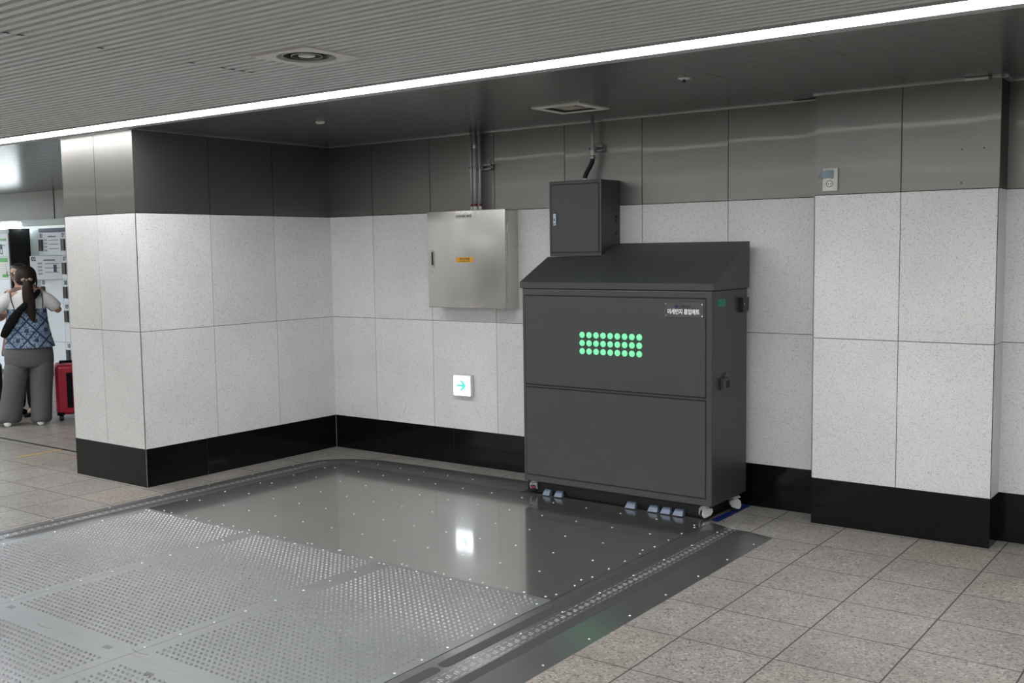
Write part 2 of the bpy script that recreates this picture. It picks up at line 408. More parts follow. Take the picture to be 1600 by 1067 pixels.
MB().box(o.x-.134, o.x+.134, o.y-.134, o.y+.134, ZC+.046, ZC+.05).build('back_pan', 'joint_black', t, off=o)
t = thing('smoke_detector', (1.173, -1.194, ZC), 'small round white detector on the flat ceiling above the recess corner', 'smoke detector')
MB().lathe((0, 0, 0), [(.030, 0), (.030, -.006), (.024, -.012), (.012, -.014), (0, -.014)], 24).build('body', 'white_plastic', t, smooth=True)
t = thing('sprinkler_head', (3.768, -1.188, ZC), 'round white sprinkler on the flat ceiling, right of the beige vent', 'sprinkler')
MB().lathe((0, 0, 0), [(.032, 0), (.032, -.003), (.022, -.007), (.010, -.007)], 24).build('rosette', 'white_plastic', t, smooth=True)
MB().lathe((0, 0, 0), [(.006, -.006), (.006, -.018), (.012, -.020), (.012, -.022), (0, -.022)], 12).build('nozzle', 'black_plastic', t, smooth=True)
# loose end pieces of the ceiling moulding at the right pier
mb = MB(); mb.prism([(4.855, -.205), (4.985, -.200), (4.975, -.245), (4.865, -.250)], 'z', ZC-.016, ZC-.001)
struct(mb.build('trim_2', 'trim_metal', bevel=.004))
struct(MB().box(RX1+.001, RX1+.030, -RP-.0, -.014, ZC-.010, ZC-.001).build('trim_3', 'trim_metal'))
struct(MB().prism([(RX0-.012, -RP-.012), (RX0+.03, -RP-.014), (RX0+.03, -RP-.001), (RX0-.004, -RP+.01)], 'z', ZC-.009, ZC-.001).build('trim_4', 'trim_metal'))

# ------------------------------------------------------------------ suction mat
t = thing('dust_suction_mat', (2.1, -2.6, 0), 'large grey steel floor mat with studded plates in front of the machine', 'floor mat')
o = t.location; H = .015; YF = -5.6
MB().prism([(.585, -.515), (3.56, -.525), (3.61, -.62), (3.61, -2.17), (.56, -2.17), (.56, -.56)], 'z', .004, H).build('smooth_plate', 'smooth_steel', t, off=o)
def tread(xa, xb, ya, yb, sx0, sx1, sy0, sy1):
    mb = MB(); mb.box(xa+.001, xb-.001, ya, yb, .004, H)
    p = .0305; nx = int(round((sx1-sx0)/p)); ny = int(round((sy1-sy0)/p)); n = 7
    ang = [(math.cos(2*PI*q/n), math.sin(2*PI*q/n)) for q in range(n)]
    prof = ((.0068, 0), (.0056, .0042), (.0040, .0054), (.0026, .0006))
    for i in range(nx+1):
        for j in range(ny+1):
            x = sx0+(sx1-sx0)*i/nx; y = sy1-(sy1-sy0)*j/ny
            b = len(mb.v)
            for r, h in prof: mb.v += [(x+r*c_, y+r*s_, H+h) for c_, s_ in ang]
            for q in range(3):
                for a in range(n): mb.f.append((b+q*n+a, b+q*n+(a+1) % n, b+(q+1)*n+(a+1) % n, b+(q+1)*n+a)); mb.m.append(1)
            mb.f.append(tuple(b+3*n+a for a in range(n))); mb.m.append(2)
    me = bpy.data.meshes.new('tread_panel'); me.from_pydata([(x-o.x, y-o.y, z) for x, y, z in mb.v], [], mb.f); me.materials.append(MATS['tread_steel']); me.materials.append(MATS['stud_lit_steel']); me.materials.append(MATS['joint_grey']); me.polygons.foreach_set('material_index', mb.m)
    ob = bpy.data.objects.new('tread_panel', me); COL.objects.link(ob); ob.parent = t
    return ob
XS = [(.56, 1.565, .645, 1.50), (1.565, 2.585, 1.64, 2.52), (2.585, 3.61, 2.665, 3.555)]
for y0, y1 in ((-3.64, -2.17), (-5.11, -3.64)):
    for xa, xb, s0, s1 in XS: tread(xa, xb, y0, y1-.0005, s0, s1, y0+.075, y1-.045 if y1 > -3 else y1-.09)
# borders: ramp, groove, marked strip, groove
def ring_poly(d):   # outline of the mat at inset d from its outer edge, left-front, left, rounded corner, back
    return d
PT = [(.265+.0, YF), (.265, -.75), (.276, -.60), (.30, -.47), (.36, -.39), (.454, -.315), (.56, -.26), (.68, -.225), (.85, -.21), (1.2, -.205), (2.26, -.195)]
IN = [(.345, YF), (.345, -.75), (.350, -.62), (.375, -.55), (.43, -.48), (.50, -.43), (.585, -.39), (.70, -.36), (.86, -.345), (1.2, -.34), (2.26, -.33)]
I2 = [(.56, YF), (.56, -.75), (.56, -.66), (.56, -.60), (.56, -.57), (.565, -.54), (.585, -.515), (.70, -.515), (.86, -.516), (1.2, -.517), (2.26, -.521)]
mb = MB(); n = len(PT)
mb.add([(x, y, .0005) for x, y in PT]+[(x, y, .010) for x, y in IN]+[(x, y, .013) for x, y in I2]+[(x, y, 0) for x, y in I2],
       [(i, i+1, n+i+1, n+i) for i in range(n-1)]+[(n+i, n+i+1, 2*n+i+1, 2*n+i) for i in range(n-1)]+[(2*n+i, 2*n+i+1, 3*n+i+1, 3*n+i) for i in range(n-1)])
mb.build('edge_ramp', 'border_steel', t, off=o)
mb = MB(); Y0 = -.612
pr = [(3.612, .004), (3.612, .0135), (3.87, .0135), (4.015, .001), (4.015, 0)]
mb.prism(pr, 'y', YF, Y0); mb.prism([(3.612, -.612), (3.612, -.545), (3.70, -.575), (3.76, -.612)], 'z', .001, .0135)
mb.build('edge_ramp', 'border_steel', t, off=o)
def slot(x0, x1, y0, y1, z):
    r = (x1-x0)/2; c = (x0+x1)/2; poly = [(c+r*math.cos(a), y1-r+r*math.sin(a)) for a in [PI*i/8 for i in range(9)]]+[(c+r*math.cos(a), y0+r+r*math.sin(a)) for a in [PI+PI*i/8 for i in range(9)]]
    MB().prism(poly, 'z', z-.003, z+.0004).build('groove_strip', 'dark_tread', t, off=o)
for y0, y1 in ((-3.03, -.70), (-5.5, -3.045)):
    slot(3.656, 3.712, y0, y1, .0135)
    slot(.352, .387, y0, y1, .0103); slot(.462, .507, y0, y1, .0121)
slot(3.813, 3.868, -5.5, -.70, .0135)
def marks(xc, w, y0, y1, z, dz=0):
    mb = MB(); y = y1; h = w/2
    def bar(a, b, c, d, th):
        p = Vector((b-a, d-c)).normalized()*th/2; q = Vector((-p.y, p.x))
        zz = lambda x: z+dz*(x-xc)
        mb.add([(a+q.x, c+q.y, zz(a)), (a-q.x, c-q.y, zz(a)), (b-q.x, d-q.y, zz(b)), (b+q.x, d+q.y, zz(b))], [(0, 1, 2, 3)])
    while y > y0:
        for e in (-h, h): bar(xc+e, xc+e, y, y-.030, .0022)
        bar(xc+.2*h, xc-.55*h, y-.004, y-.014, .0034); bar(xc-.55*h, xc+.45*h, y-.014, y-.020, .0034)
        bar(xc+.45*h, xc-.2*h, y-.020, y-.032, .0034); bar(xc-.2*h, xc+.55*h, y-.032, y-.036, .003)
        y -= .048
    return mb.build('marked_strip', 'mark_white', t, off=o)
marks(3.770, .058, -5.0, -.57, .0142)
marks(.424, .050, -5.0, -.52, .0118, .0)
# rivets
rv = []
for j in range(6):
    y = -.66-.298*j
    for i in range(13):
        x = .66+.242*i+(.0 if j % 2 == 0 else .121)
        if x < 3.6: rv.append((x, y, H))
for i in range(9):
    for x in (1.565-.012, 2.585-.012): rv.append((x, -2.2-.17*i, H))
for i in range(14):
    rv.append((.70+.22*i, -2.145, H)); rv.append((.62+.22*i, -2.195, H)); rv.append((.62+.225*i if i < 6 else 9, -.40, .0121))
for i in range(20): rv.append((3.585, -.7-.155*i, H)); rv.append((3.735, -.72-.31*i if i < 12 else -99, .0135)); rv.append((3.985, -.80-.33*i if i < 8 else -99, .0035))
for i in range(12): rv.append((.595, -.7-.3*i, H)); rv.append((.31, -.75-.38*i if i < 8 else -99, .006))
rv = [p for p in rv if p[0] < 5 and p[1] > -5]
random.shuffle(rv)
rv.sort(key=lambda p: (Vector(p)-camo.location).length if p[1] > -3.4 else 99)
proto = MB().lathe((0, 0, 0), [(.0058, -.001), (.0055, .0012), (.003, .0028), (0, .0032)], 8).build('rivet', 'rivet_steel', t, smooth=True)
for i, p in enumerate(rv[:100]):
    q = proto if i == 0 else proto.copy()
    if i: COL.objects.link(q); q.parent = t
    q.location = Vector(p)-o
mb = MB()
for p in rv[100:]: mb.lathe(p, [(.0058, -.001), (.0055, .0012), (.003, .0028), (0, .0032)], 8)
tag(mb.build('rivet_rows', 'rivet_steel', t, smooth=True, off=o), kind='stuff')
# lift notches and printed arrows between the plates
for x, y in ((2.60, -3.60), (2.0, -3.66), (1.585, -2.20), (2.60, -2.21), (2.25, -2.185), (3.57, -2.185)):
    MB().prism([(x-.055+.11*i/8, y-.010*math.sin(PI*i/8)) for i in range(9)]+[(x+.055-.11*i/8, y+.003-.010*math.sin(PI*i/8)) for i in range(9)], 'z', H-.001, H+.0004).build('lift_notch', 'joint_grey', t, off=o)
for x, y in ((2.42, -3.63), (2.80, -3.70), (1.62, -3.60)):
    mb = MB()
    for i in range(3): mb.prism([(x+i*.016, y), (x+i*.016+.010, y), (x+i*.016+.016, y-.028), (x+i*.016+.006, y-.028)], 'z', H, H+.0004)
    mb.build('printed_mark', 'joint_grey', t, off=o)

# ------------------------------------------------------------------ machine
MX0, MX1, MF, MK = 2.310, 3.630, -.570, -.095
t = thing('dust_collector', (2.97, -.33, 0), 'large dark grey machine cabinet with green lights and sloped hood on castors', 'machine')
o = t.location; mach = t
body = MB().box(MX0, MX1, MF, MK, .108, 1.345).build('body', 'powder_grey', t, off=o, bevel=.008, seg=3)
# hood with its sloped top; the left end has a step that carries the control box
sl = lambda y: 1.388+(y-(-.575))*.485
mb = MB(); xa, xm, xb = MX0-.012, 2.705, MX1+.010; yf, yb = -.578, -.090
mb.prism([(yf, 1.348), (yf, 1.386), (yf+.003, 1.388), (yb, sl(yb)), (yb, 1.348)], 'x', xm, xb)
mb.prism([(yf, 1.348), (yf, 1.386), (yf+.003, 1.388), (-.272, sl(-.272)), (-.262, 1.5415), (yb, 1.5415), (yb, 1.348)], 'x', xa, xm)
mb.build('hood', 'powder_grey', t, off=o)
for nm, z0, z1 in (('upper', .737, 1.302), ('lower', .153, .719)):
    MB().box(2.331, 3.594, MF-.0012, MF+.002, z0-.005, z1+.005).build('door_gap', 'gap_black', t, off=o)
up_d = MB().box(2.336, 3.589, MF-.004, MF, .741, 1.297).build('door', 'powder_grey', t, off=o, bevel=.0015)
lo_d = MB().box(2.336, 3.589, MF-.004, MF, .157, .714).build('door', 'powder_grey', t, off=o, bevel=.0015)
MB().box(MX0+.002, MX1-.002, MF+.004, MK, 1.343, 1.350).build('hood_seam', 'gap_black', t, off=o)
YD = MF-.004
# three rows of nine green lamps
lp = MB().lathe((0, 0, 0), [(.0195, 0), (.019, -.004), (.0155, -.009), (.008, -.012), (0, -.013)], 20, axis='y').build('indicator_lamp', 'green_led', up_d, smooth=True)
bz = MB().lathe((0, 0, 0), [(.0225, .001), (.0225, -.0015), (.0195, -.0015)], 20, axis='y', close=False).build('lamp_bezel', 'powder_grey', up_d, smooth=False)
first = True
for r in range(3):
    for c_ in range(9):
        x = 2.764+(3.163-2.764)*c_/8; z = 1.0665-.05*r
        for pr_ in (lp, bz):
            q = pr_ if first else pr_.copy()
            if not first: COL.objects.link(q); q.parent = up_d
            q.location = Vector((x, YD, z))-o
        first = False
npl = MB().box(3.331, 3.578, YD-.004, YD, 1.192, 1.276).build('nameplate', 'acrylic_grey', t, off=o)
text_mesh('plate_lettering', '미세먼지 흡입매트', .0335, 'ink_white', npl, Vector((3.452, YD-.0048, 1.2225))-o, ROT_FRONT, bold=.0007, xs=.80)
text_mesh('plate_lettering', '교통공사', .021, 'ink_black', npl, Vector((3.463, YD-.0048, 1.2535))-o, ROT_FRONT, bold=.0003, xs=.9)
MB().lathe((3.408, YD-.004, 1.2535), [(.0105, 0), (.0105, -.001), (0, -.001)], 20, axis='y').build('plate_logo', 'logo_blue', npl, off=o)
for x, z in ((3.339, 1.268), (3.570, 1.268), (3.339, 1.201), (3.570, 1.201)):
    MB().lathe((x, YD-.004, z), [(.004, 0), (.003, -.002), (0, -.0025)], 10, axis='y').build('plate_screw', 'rivet_steel', npl, smooth=True, off=o)
MB().box(MX1, MX1+.0012, -.498, -.402, 1.252, 1.296).build('sticker', 'green_sticker', t, off=o)['label'] = 'green square sticker'
hb = MB(); hb.box(MX1, MX1+.030, -.222, -.150, 1.208, 1.294); hb.box(MX1, MX1+.012, -.150, -.096, 1.212, 1.290)
hk = hb.build('side_latch', 'black_plastic', t, off=o, bevel=.003)
MB().lathe((MX1+.030, -.205, 1.255), [(.004, 0), (.003, .002), (0, .002)], 8, axis='x').build('latch_pin', 'rivet_steel', hk, off=o)
sb = MB().box(MX1, MX1+.028, -.470, -.385, .772, .840).build('cable_port', 'powder_grey', t, off=o, bevel=.003)
MB().box(MX1+.0275, MX1+.0295, -.447, -.402, .785, .825).build('port_opening', 'gap_black', sb, off=o)
MB().tube([(MX1+.002, -.43, .84), (MX1+.012, -.42, .862), (MX1+.006, -.38, .860)], .004, 8).build('port_cable', 'powder_grey', sb, smooth=True, off=o)
# black box filling the space under the cabinet, and the pale blue mouths
MB().box(2.285, 3.545, -.500, MK-.01, .022, .100).build('underside_box', 'gap_black', t, off=o)
MB().box(2.262, 3.565, -.535, MK+.02, .0155, .020).build('duct_base', 'rubber_black', t, off=o)
for x0, x1 in ((2.430, 2.484), (2.518, 2.578), (3.038, 3.108), (3.194, 3.260), (3.280, 3.344), (3.362, 3.428)):
    mb = MB(); w = (x1-x0)
    mb.loft([[(x0, -.545, .0205), (x1, -.545, .0205), (x1, -.502, .0205), (x0, -.502, .0205)],
             [(x0+.16*w, -.522, .056), (x1-.06*w, -.522, .056), (x1-.06*w, -.502, .056), (x0+.16*w, -.502, .056)]])
    mb.build('duct_mouth', 'pale_blue', t, off=o, bevel=.002)
def caster(x, y, z0, red=False, rz=0):
    c_ = bpy.data.objects.new('caster', None)
    R_ = Matrix.Rotation(rz, 4, 'Z')
    mb = MB(); mb.box(-.030, .030, -.030, .030, .083, .0905); mb.lathe((0, 0, 0), [(.020, .070), (.022, .084)], 16)
    # fork: two cheeks joined over the wheel
    for s in (-1, 1):
        pts = [(-.030, .066), (.020, .074), (.034, .060), (.036, .030), (.026, .012), (.010, .014), (-.004, .020), (-.022, .026), (-.034, .048)]
        mb.prism(pts, 'x', s*.016, s*.024)
    mb.prism([(-.032, .060), (.022, .072), (.034, .060), (.030, .056), (.018, .064), (-.030, .052)], 'x', -.024, .024)
    for i, p in enumerate(mb.v): mb.v[i] = tuple(R_ @ Vector(p)+Vector((x, y, z0)))
    fk = mb.build('caster', 'white_plastic', t, off=o, bevel=.003)
    w = MB(); w.lathe((0, .006, .030), [(.0, -.014), (.026, -.014), (.030, -.010), (.030, .010), (.026, .014), (0, .014)], 20, axis='x')
    for i, p in enumerate(w.v): w.v[i] = tuple(R_ @ Vector(p)+Vector((x, y, z0)))
    w.build('wheel', 'rubber_black', fk, off=o)
    if red:
        w = MB(); w.box(-.016, .016, -.039, -.033, .036, .050)
        for i, p in enumerate(w.v): w.v[i] = tuple(R_ @ Vector(p)+Vector((x, y, z0)))
        w.build('caster_label', 'red_tape', fk, off=o)
caster(2.345, -.500, .0205, True, .2); caster(3.560, -.500, .0155, False, 2.5); caster(3.585, -.165, .0, False, -.9); caster(2.36, -.16, .0205)

# ------------------------------------------------------------------ control box on the hood
BX0, BX1, BF, BB = 2.300, 2.699, -.238, -.004
t = thing('control_box', (2.50, -.12, 1.543), 'small dark grey steel box standing on the hood of the machine', 'control box'); o = t.location
MB().box(BX0, BX1, BF, BB, 1.5435, 2.031).build('body', 'powder_grey', t, off=o, bevel=.003)
MB().box(BX0+.014, BX1-.014, BF-.0008, BF+.001, 1.566, 2.012).build('door_gap', 'gap_black', t, off=o)
d = MB().box(BX0+.019, BX1-.019, BF-.003, BF, 1.571, 2.007).build('door', 'powder_grey', t, off=o, bevel=.0015)
hd = MB().box(BX0+.036, BX0+.058, BF-.012, BF-.003, 1.745, 1.822).build('latch', 'latch_blue', d, off=o, bevel=.004)
MB().box(BX0+.042, BX0+.050, BF-.0128, BF-.0115, 1.775, 1.79).build('keyhole', 'gap_black', hd, off=o); MB().box(BX0+.040, BX0+.052, BF-.0128, BF-.0115, 1.755, 1.760).build('keyhole', 'gap_black', hd, off=o)
for z in (1.795, 1.772, 1.690):
    MB().lathe((BX1, -.055, z), [(.008, 0), (.007, .008), (0, .009)], 12, axis='x').build('plug', 'black_plastic', t, smooth=True, off=o)

# conduit that feeds it
t = thing('flexible_conduit', (2.527, -.06, 2.03), 'single steel conduit ending in a black flexible hose above the small grey box', 'conduit'); o = t.location
MB().tube([(2.527, -.06, ZC), (2.527, -.06, 2.195)], .0115, 14).build('pipe', 'galvanised', t, smooth=True, off=o)
MB().lathe((2.527, -.06, 0), [(.013, 2.255), (.0135, 2.19)], 14).build('coupling', 'label_white', t, smooth=True, off=o)
MB().lathe((2.527, -.06, 0), [(.014, 2.200), (.019, 2.198), (.019, 2.183), (.015, 2.176)], 14).build('gland', 'trim_metal', t, smooth=True, off=o)
pts = []
for i in range(13):
    s = i/12; s3 = s*s*(3-2*s); pts.append((2.527-.050*s3, -.06-.02*s3, 2.18-.135*s))
MB().tube(pts, .0145, 14).build('hose', 'rubber_black', t, smooth=True, off=o)
MB().lathe((2.477, -.08, 0), [(.017, 2.052), (.017, 2.040), (.020, 2.039), (.020, 2.0315)], 14).build('gland', 'label_white', t, smooth=True, off=o)
def rail(x0, x1, z, label):
    t = thing('mounting_rail', ((x0+x1)/2, 0, z), label, 'mounting rail', 'pipe mounting rails'); o = t.location
    mb = MB(); mb.box(x0, x1, -.010, -.0012, z-.020, z+.020); mb.box(x0, x1, -.042, -.010, z+.016, z+.020); mb.box(x0, x1, -.042, -.010, z-.020, z-.016)
    mb.box(x0, x1, -.042, -.040, z+.008, z+.016); mb.box(x0, x1, -.042, -.040, z-.016, z-.008)
    mb.build('channel', 'rail_steel', t, off=o)
    return t, o
def clamp(t, o, x, z, r):
    mb = MB()
    for s in (-1, 1): mb.box(x+s*(r+.004)-.002, x+s*(r+.004)+.002, -.078, -.042, z-.009, z+.009)
    mb.lathe((x, -.060, z), [(r+.001, -.009), (r+.004, -.009), (r+.004, .009), (r+.001, .009)], 14, close=False); mb.box(x+r+.004, x+r+.016, -.066, -.054, z-.007, z+.007)
    mb.build('clamp', 'rail_steel', t, off=o)
t, o = rail(2.487, 2.590, 2.245, 'short steel rail behind the single conduit above the small grey box'); clamp(t, o, 2.527, 2.245, .0125)
t, o = rail(1.466, 1.668, 2.178, 'steel rail behind the three conduits above the stainless cabinet')
for x, r in ((1.508, .0085), (1.543, .0145), (1.586, .0095)): clamp(t, o, x, 2.178, r)
for x, r, nm in ((1.508, .0085, 'thin steel conduit, left of three above the stainless cabinet'), (1.543, .0145, 'thickest steel conduit, middle of three above the stainless cabinet'), (1.586, .0095, 'thin steel conduit, right of three above the stainless cabinet')):
    t = thing('conduit_pipe', (x, -.06, 1.875), nm, 'conduit', 'conduits above the stainless cabinet'); o = t.location
    MB().tube([(x, -.06, 1.8755), (x, -.06, ZC)], r, 14).build('pipe', 'galvanised', t, smooth=True, off=o)
    MB().lathe((x, -.06, 0), [(r+.0008, 1.905), (r+.0008, 1.922)], 14).build('tape_band', 'red_tape', t, smooth=True, off=o)
    MB().lathe((x, -.06, 0), [(r+.001, 1.903), (r+.003, 1.8755)], 14).build('connector', 'label_white', t, smooth=True, off=o)
    if r > .012: MB().lathe((x, -.06, 0), [(r+.0015, 2.355), (r+.0015, 2.312)], 14).build('coupling', 'trim_metal', t, smooth=True, off=o)

# ------------------------------------------------------------------ stainless cabinet
t = thing('electrical_cabinet', (1.52, -.08, 1.18), 'brushed stainless steel cabinet hung on the granite wall beneath three conduits', 'electrical cabinet'); o = t.location
MB().box(1.166, 1.870, -.130, -.0012, 1.182, 1.873).build('body', 'cabinet_steel', t, off=o, bevel=.002)
d = MB().box(1.164, 1.872, -.154, -.1315, 1.180, 1.8745).build('door', 'cabinet_steel', t, off=o, bevel=.003)
h = MB(); h.box(1.196, 1.226, -.159, -.154, 1.476, 1.594); h = h.build('handle', 'trim_metal', d, off=o, bevel=.003)
MB().box(1.203, 1.219, -.1605, -.158, 1.488, 1.583).build('handle_recess', 'gap_black', h, off=o)
MB().lathe((1.216, -.154, 1.443), [(.012, 0), (.011, -.005), (.006, -.006), (0, -.006)], 16, axis='y').build('lock', 'trim_metal', d, smooth=False, off=o)
lb = MB().box(1.428, 1.586, -.1555, -.154, 1.812, 1.850).build('label_plate', 'label_white', d, off=o); lb['label'] = 'white label plate'
text_mesh('lettering', '미세먼지매트 제어반', .0195, 'ink_black', lb, Vector((1.507, -.1562, 1.831))-o, ROT_FRONT, bold=.0004, xs=.82)
for x in (1.437, 1.577): MB().lathe((x, -.1555, 1.831), [(.003, 0), (0, -.001)], 8, axis='y').build('screw', 'joint_grey', lb, off=o)
lb = MB().box(1.432, 1.586, -.1555, -.154, 1.506, 1.543).build('label_plate', 'amber_label', d, off=o); lb['label'] = 'amber label plate'
text_mesh('lettering', '전기소화함', .021, 'ink_black', lb, Vector((1.509, -.1562, 1.528))-o, ROT_FRONT, bold=.0003, xs=1.0)
mb = MB(); mb.box(1.455, 1.56, -.1562, -.1556, 1.5115, 1.5135); mb.build('lettering', 'ink_black', lb, off=o)
for x in (1.440, 1.578): MB().lathe((x, -.1555, 1.5245), [(.003, 0), (0, -.001)], 8, axis='y').build('screw', 'joint_grey', lb, off=o)
for z in (1.30, 1.74): MB().tube([(1.8735, -.132, z-.03), (1.8735, -.132, z+.03)], .004, 8).build('hinge', 'trim_metal', t, off=o)

# ------------------------------------------------------------------ exit sign, socket
t = thing('exit_sign', (1.37, -.02, .6), 'small square lit white sign with green arrow, low on the granite wall', 'exit sign'); o = t.location
MB().box(1.287, 1.452, -.040, -.0012, .523, .680).build('housing', 'label_white', t, off=o, bevel=.004)
f_ = MB().box(1.294, 1.447, -.046, -.040, .527, .668).build('sign_face', 'sign_white', t, off=o, bevel=.004)
mb = MB(); xc, zc_ = 1.372, .601
mb.prism([(xc-.046, zc_-.008), (xc-.046, zc_+.008), (xc+.006, zc_+.008), (xc-.018, zc_+.038), (xc+.006, zc_+.038), (xc+.042, zc_), (xc+.006, zc_-.038), (xc-.018, zc_-.038), (xc+.006, zc_-.008)], 'y', -.0468, -.0461)
mb.build('arrow', 'sign_arrow', f_, off=o)
t = thing('wall_socket', (4.16, -RP, 1.95), 'white wall socket with peeling grey film on the steel band of the right pier', 'socket'); o = t.location; yw = -RP-.001
pl = MB().box(4.118, 4.203, yw-.012, yw, 1.892, 2.018).build('face_plate', 'white_plastic', t, off=o, bevel=.003)
MB().box(4.138, 4.180, yw-.0145, yw-.012, 1.897, 1.972).build('socket_insert', 'label_white', t, off=o, bevel=.002)
rg = MB().lathe((4.159, yw-.0145, 1.932), [(.019, 0), (.019, -.003), (.0165, -.003), (.0165, .002)], 20, axis='y', close=False).build('socket_ring', 'joint_grey', t, off=o)
for x, z in ((4.1525, 1.932), (4.1655, 1.932)): MB().lathe((x, yw-.0148, z), [(.0028, 0), (.0028, -.0006), (0, -.0006)], 8, axis='y').build('pin_hole', 'gap_black', rg, off=o)
MB().box(4.170, 4.177, yw-.016, yw-.0145, 1.960, 1.967).build('indicator', 'red_tape', t, off=o)
mb = MB(); rows = []
for i in range(9):
    s = i/8; x = 4.098+.085*s; dy = -.016-.016*math.sin(PI*(1-s)*.8); rows.append([(x, yw+dy, 2.000-.012*(1-s)+.012*math.sin(PI*s)-(.010 if i < 2 else 0)), (x, yw+dy-.004, 1.985-.018*(1-s)-.02*s)])
mb.add([p for r in rows for p in r]+[(x, y-.001, z) for r in rows for x, y, z in r], [(2*i, 2*i+1, 2*i+3, 2*i+2) for i in range(8)]+[(18+2*i, 18+2*i+2, 18+2*i+3, 18+2*i+1) for i in range(8)])
mb.box(4.140, 4.182, yw-.0165, yw-.015, 1.972, 2.008)
mb.build('peeling_film', 'film_blue', t, off=o)['label'] = 'torn grey blue film'
mb = MB()
for x, z in ((4.846, 2.076), (4.952, 2.076), (4.846, 1.905)): mb.lathe((x, -RP-.0012, z), [(.004, 0), (.004, -.0006), (0, -.0006)], 10, axis='y')
mb.build('screw_hole', 'gap_black', bpy.data.objects['wall_right_pier'])

mb = MB()
for a, b, w in (((.745, .335), (.785, .415), .0035), ((.700, .300), (.712, .335), .003), ((.795, .285), (.800, .300), .003), ((.735, .31), (.75, .33), .002)):
    mb.add([(a[0], -.0006, a[1]), (a[0]+w, -.0006, a[1]), (b[0]+w*.4, -.0006, b[1]), (b[0], -.0006, b[1])], [(0, 1, 2, 3)])
mb.build('scuff_mark', 'joint_grey', bpy.data.objects['wall_back'])
# floor tapes, expansion joint
o = MB().box(3.570, 3.622, -.462, -.006, .0, .0012).build('blue_tape', 'blue_tape'); tag(o, 'strip of blue tape on the floor beside the machine castor', 'floor tape')
o = MB().box(-1.858, -1.832, -1.70, -1.335, .0, .0010).build('yellow_tape', 'yellow_tape'); tag(o, 'strip of yellow tape on the floor near the left pier', 'floor tape')
struct(MB().box(-13, -.9, -1.335, -1.305, -.001, .0016).build('trim_5', 'joint_black'))
#PART2
# ------------------------------------------------------------------ lockers beyond the left pier
mat('locker_white', (.74, .80, .86), .35)
mat('locker_frame', (.52, .60, .60), .45)
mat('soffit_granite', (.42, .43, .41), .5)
mat('poster_green', (.10, .42, .12), .5)
mat('poster_grey', (.36, .40, .44), .5)
mat('ink_navy', (.02, .03, .09), .5)
struct(MB().box(-13, -.9, 1.42, 1.56, 2.065, ZC).build('wall_soffit', 'soffit_granite'))
struct(MB().box(-13, -.9, 2.02, 2.2, 0, ZC).build('wall_far', 'soffit_granite'))
struct(MB().box(-7.27, -5.0, 1.385, 1.44, 1.985, 2.066).build('trim_6', 'locker_frame'))
struct(MB().box(-6.52, -6.50, 1.415, 1.42, 2.07, ZC).build('trim_7', 'joint_grey'))
t = thing('light_box', (-9.4, 1.5, 1.965), 'bright white light box over the white lockers', 'light box'); o = t.location
MB().box(-12.4, -7.30, 1.36, 1.42, 2.035, 2.066).build('housing', 'trim_metal', t, off=o)
MB().box(-12.4, -7.30, 1.37, 1.42, 1.965, 2.033).build('diffuser', 'lamp_box', t, off=o)

FY = 1.25
t = thing('locker', (-8.4, 1.55, 0), 'white locker bank with dark side panel and green poster, left of the women', 'locker'); o = t.location
mb = MB(); mb.box(-9.9, -7.352, FY+.012, 1.94, .075, 1.955); mb.build('body', 'locker_frame', t, off=o)
MB().box(-7.352, -7.335, FY+.004, 1.94, .075, 1.96).build('side_panel', 'joint_black', t, off=o)['label'] = 'black side panel'
MB().box(-9.9, -7.34, FY+.03, 1.9, 0, .075).build('plinth', 'joint_grey', t, off=o)
MB().box(-9.9, -7.34, FY+.004, FY+.03, 1.905, 1.957).build('header', 'locker_frame', t, off=o)
for cx in range(4):
    x1 = -7.358-.62*cx; x0 = x1-.612
    for z0, z1 in ((1.60, 1.90), (1.29, 1.595), (.99, 1.285), (.53, .985), (.08, .525)):
        d = MB().box(x0, x1, FY-.008, FY+.012, z0, z1).build('door', 'locker_white', t, off=o, bevel=.004)
        if z0 < 1.0: MB().box(x0+.03, x0+.10, FY-.024, FY-.008, z1-.20, z1-.07).build('handle', 'black_plastic', d, off=o, bevel=.004)
        if cx == 0 and z0 == 1.60:
            mb = MB()
            for i in range(5): mb.box(x1-.20+.032*i, x1-.176+.032*i, FY-.0092, FY-.0081, 1.80, 1.83)
            mb.build('poster_lettering', 'poster_green', d, off=o)
            MB().box(x1-.215, x1-.155, FY-.0095, FY-.0081, 1.625, 1.755).build('poster_picture', 'ink_navy', d, off=o)
            MB().box(x1-.143, x1-.085, FY-.0095, FY-.0081, 1.735, 1.75).build('poster_lettering', 'poster_green', d, off=o)
            MB().box(x1-.200, x1-.170, FY-.0101, FY-.0096, 1.64, 1.69).build('poster_picture', 'label_white', d, off=o)
        if cx == 0 and z0 == 1.29:
            q = MB().box(x1-.40, x1-.035, FY-.0095, FY-.0081, 1.315, 1.575).build('notice', 'label_white', d, off=o)
            mb = MB(); mb.box(x1-.40, x1-.035, FY-.0105, FY-.0096, 1.52, 1.575); mb.box(x1-.19, x1-.035, FY-.0105, FY-.0096, 1.317, 1.36); mb.build('notice_band', 'poster_green', q, off=o)
            mb = MB()
            for i in range(5): mb.box(x1-.38, x1-.06, FY-.0105, FY-.0096, 1.375+.028*i, 1.379+.028*i)
            for i in range(4): mb.box(x1-.09, x1-.075, FY-.0107, FY-.0097, 1.385+.032*i, 1.40+.032*i)
            mb.build('notice_lettering', 'poster_grey', q, off=o)

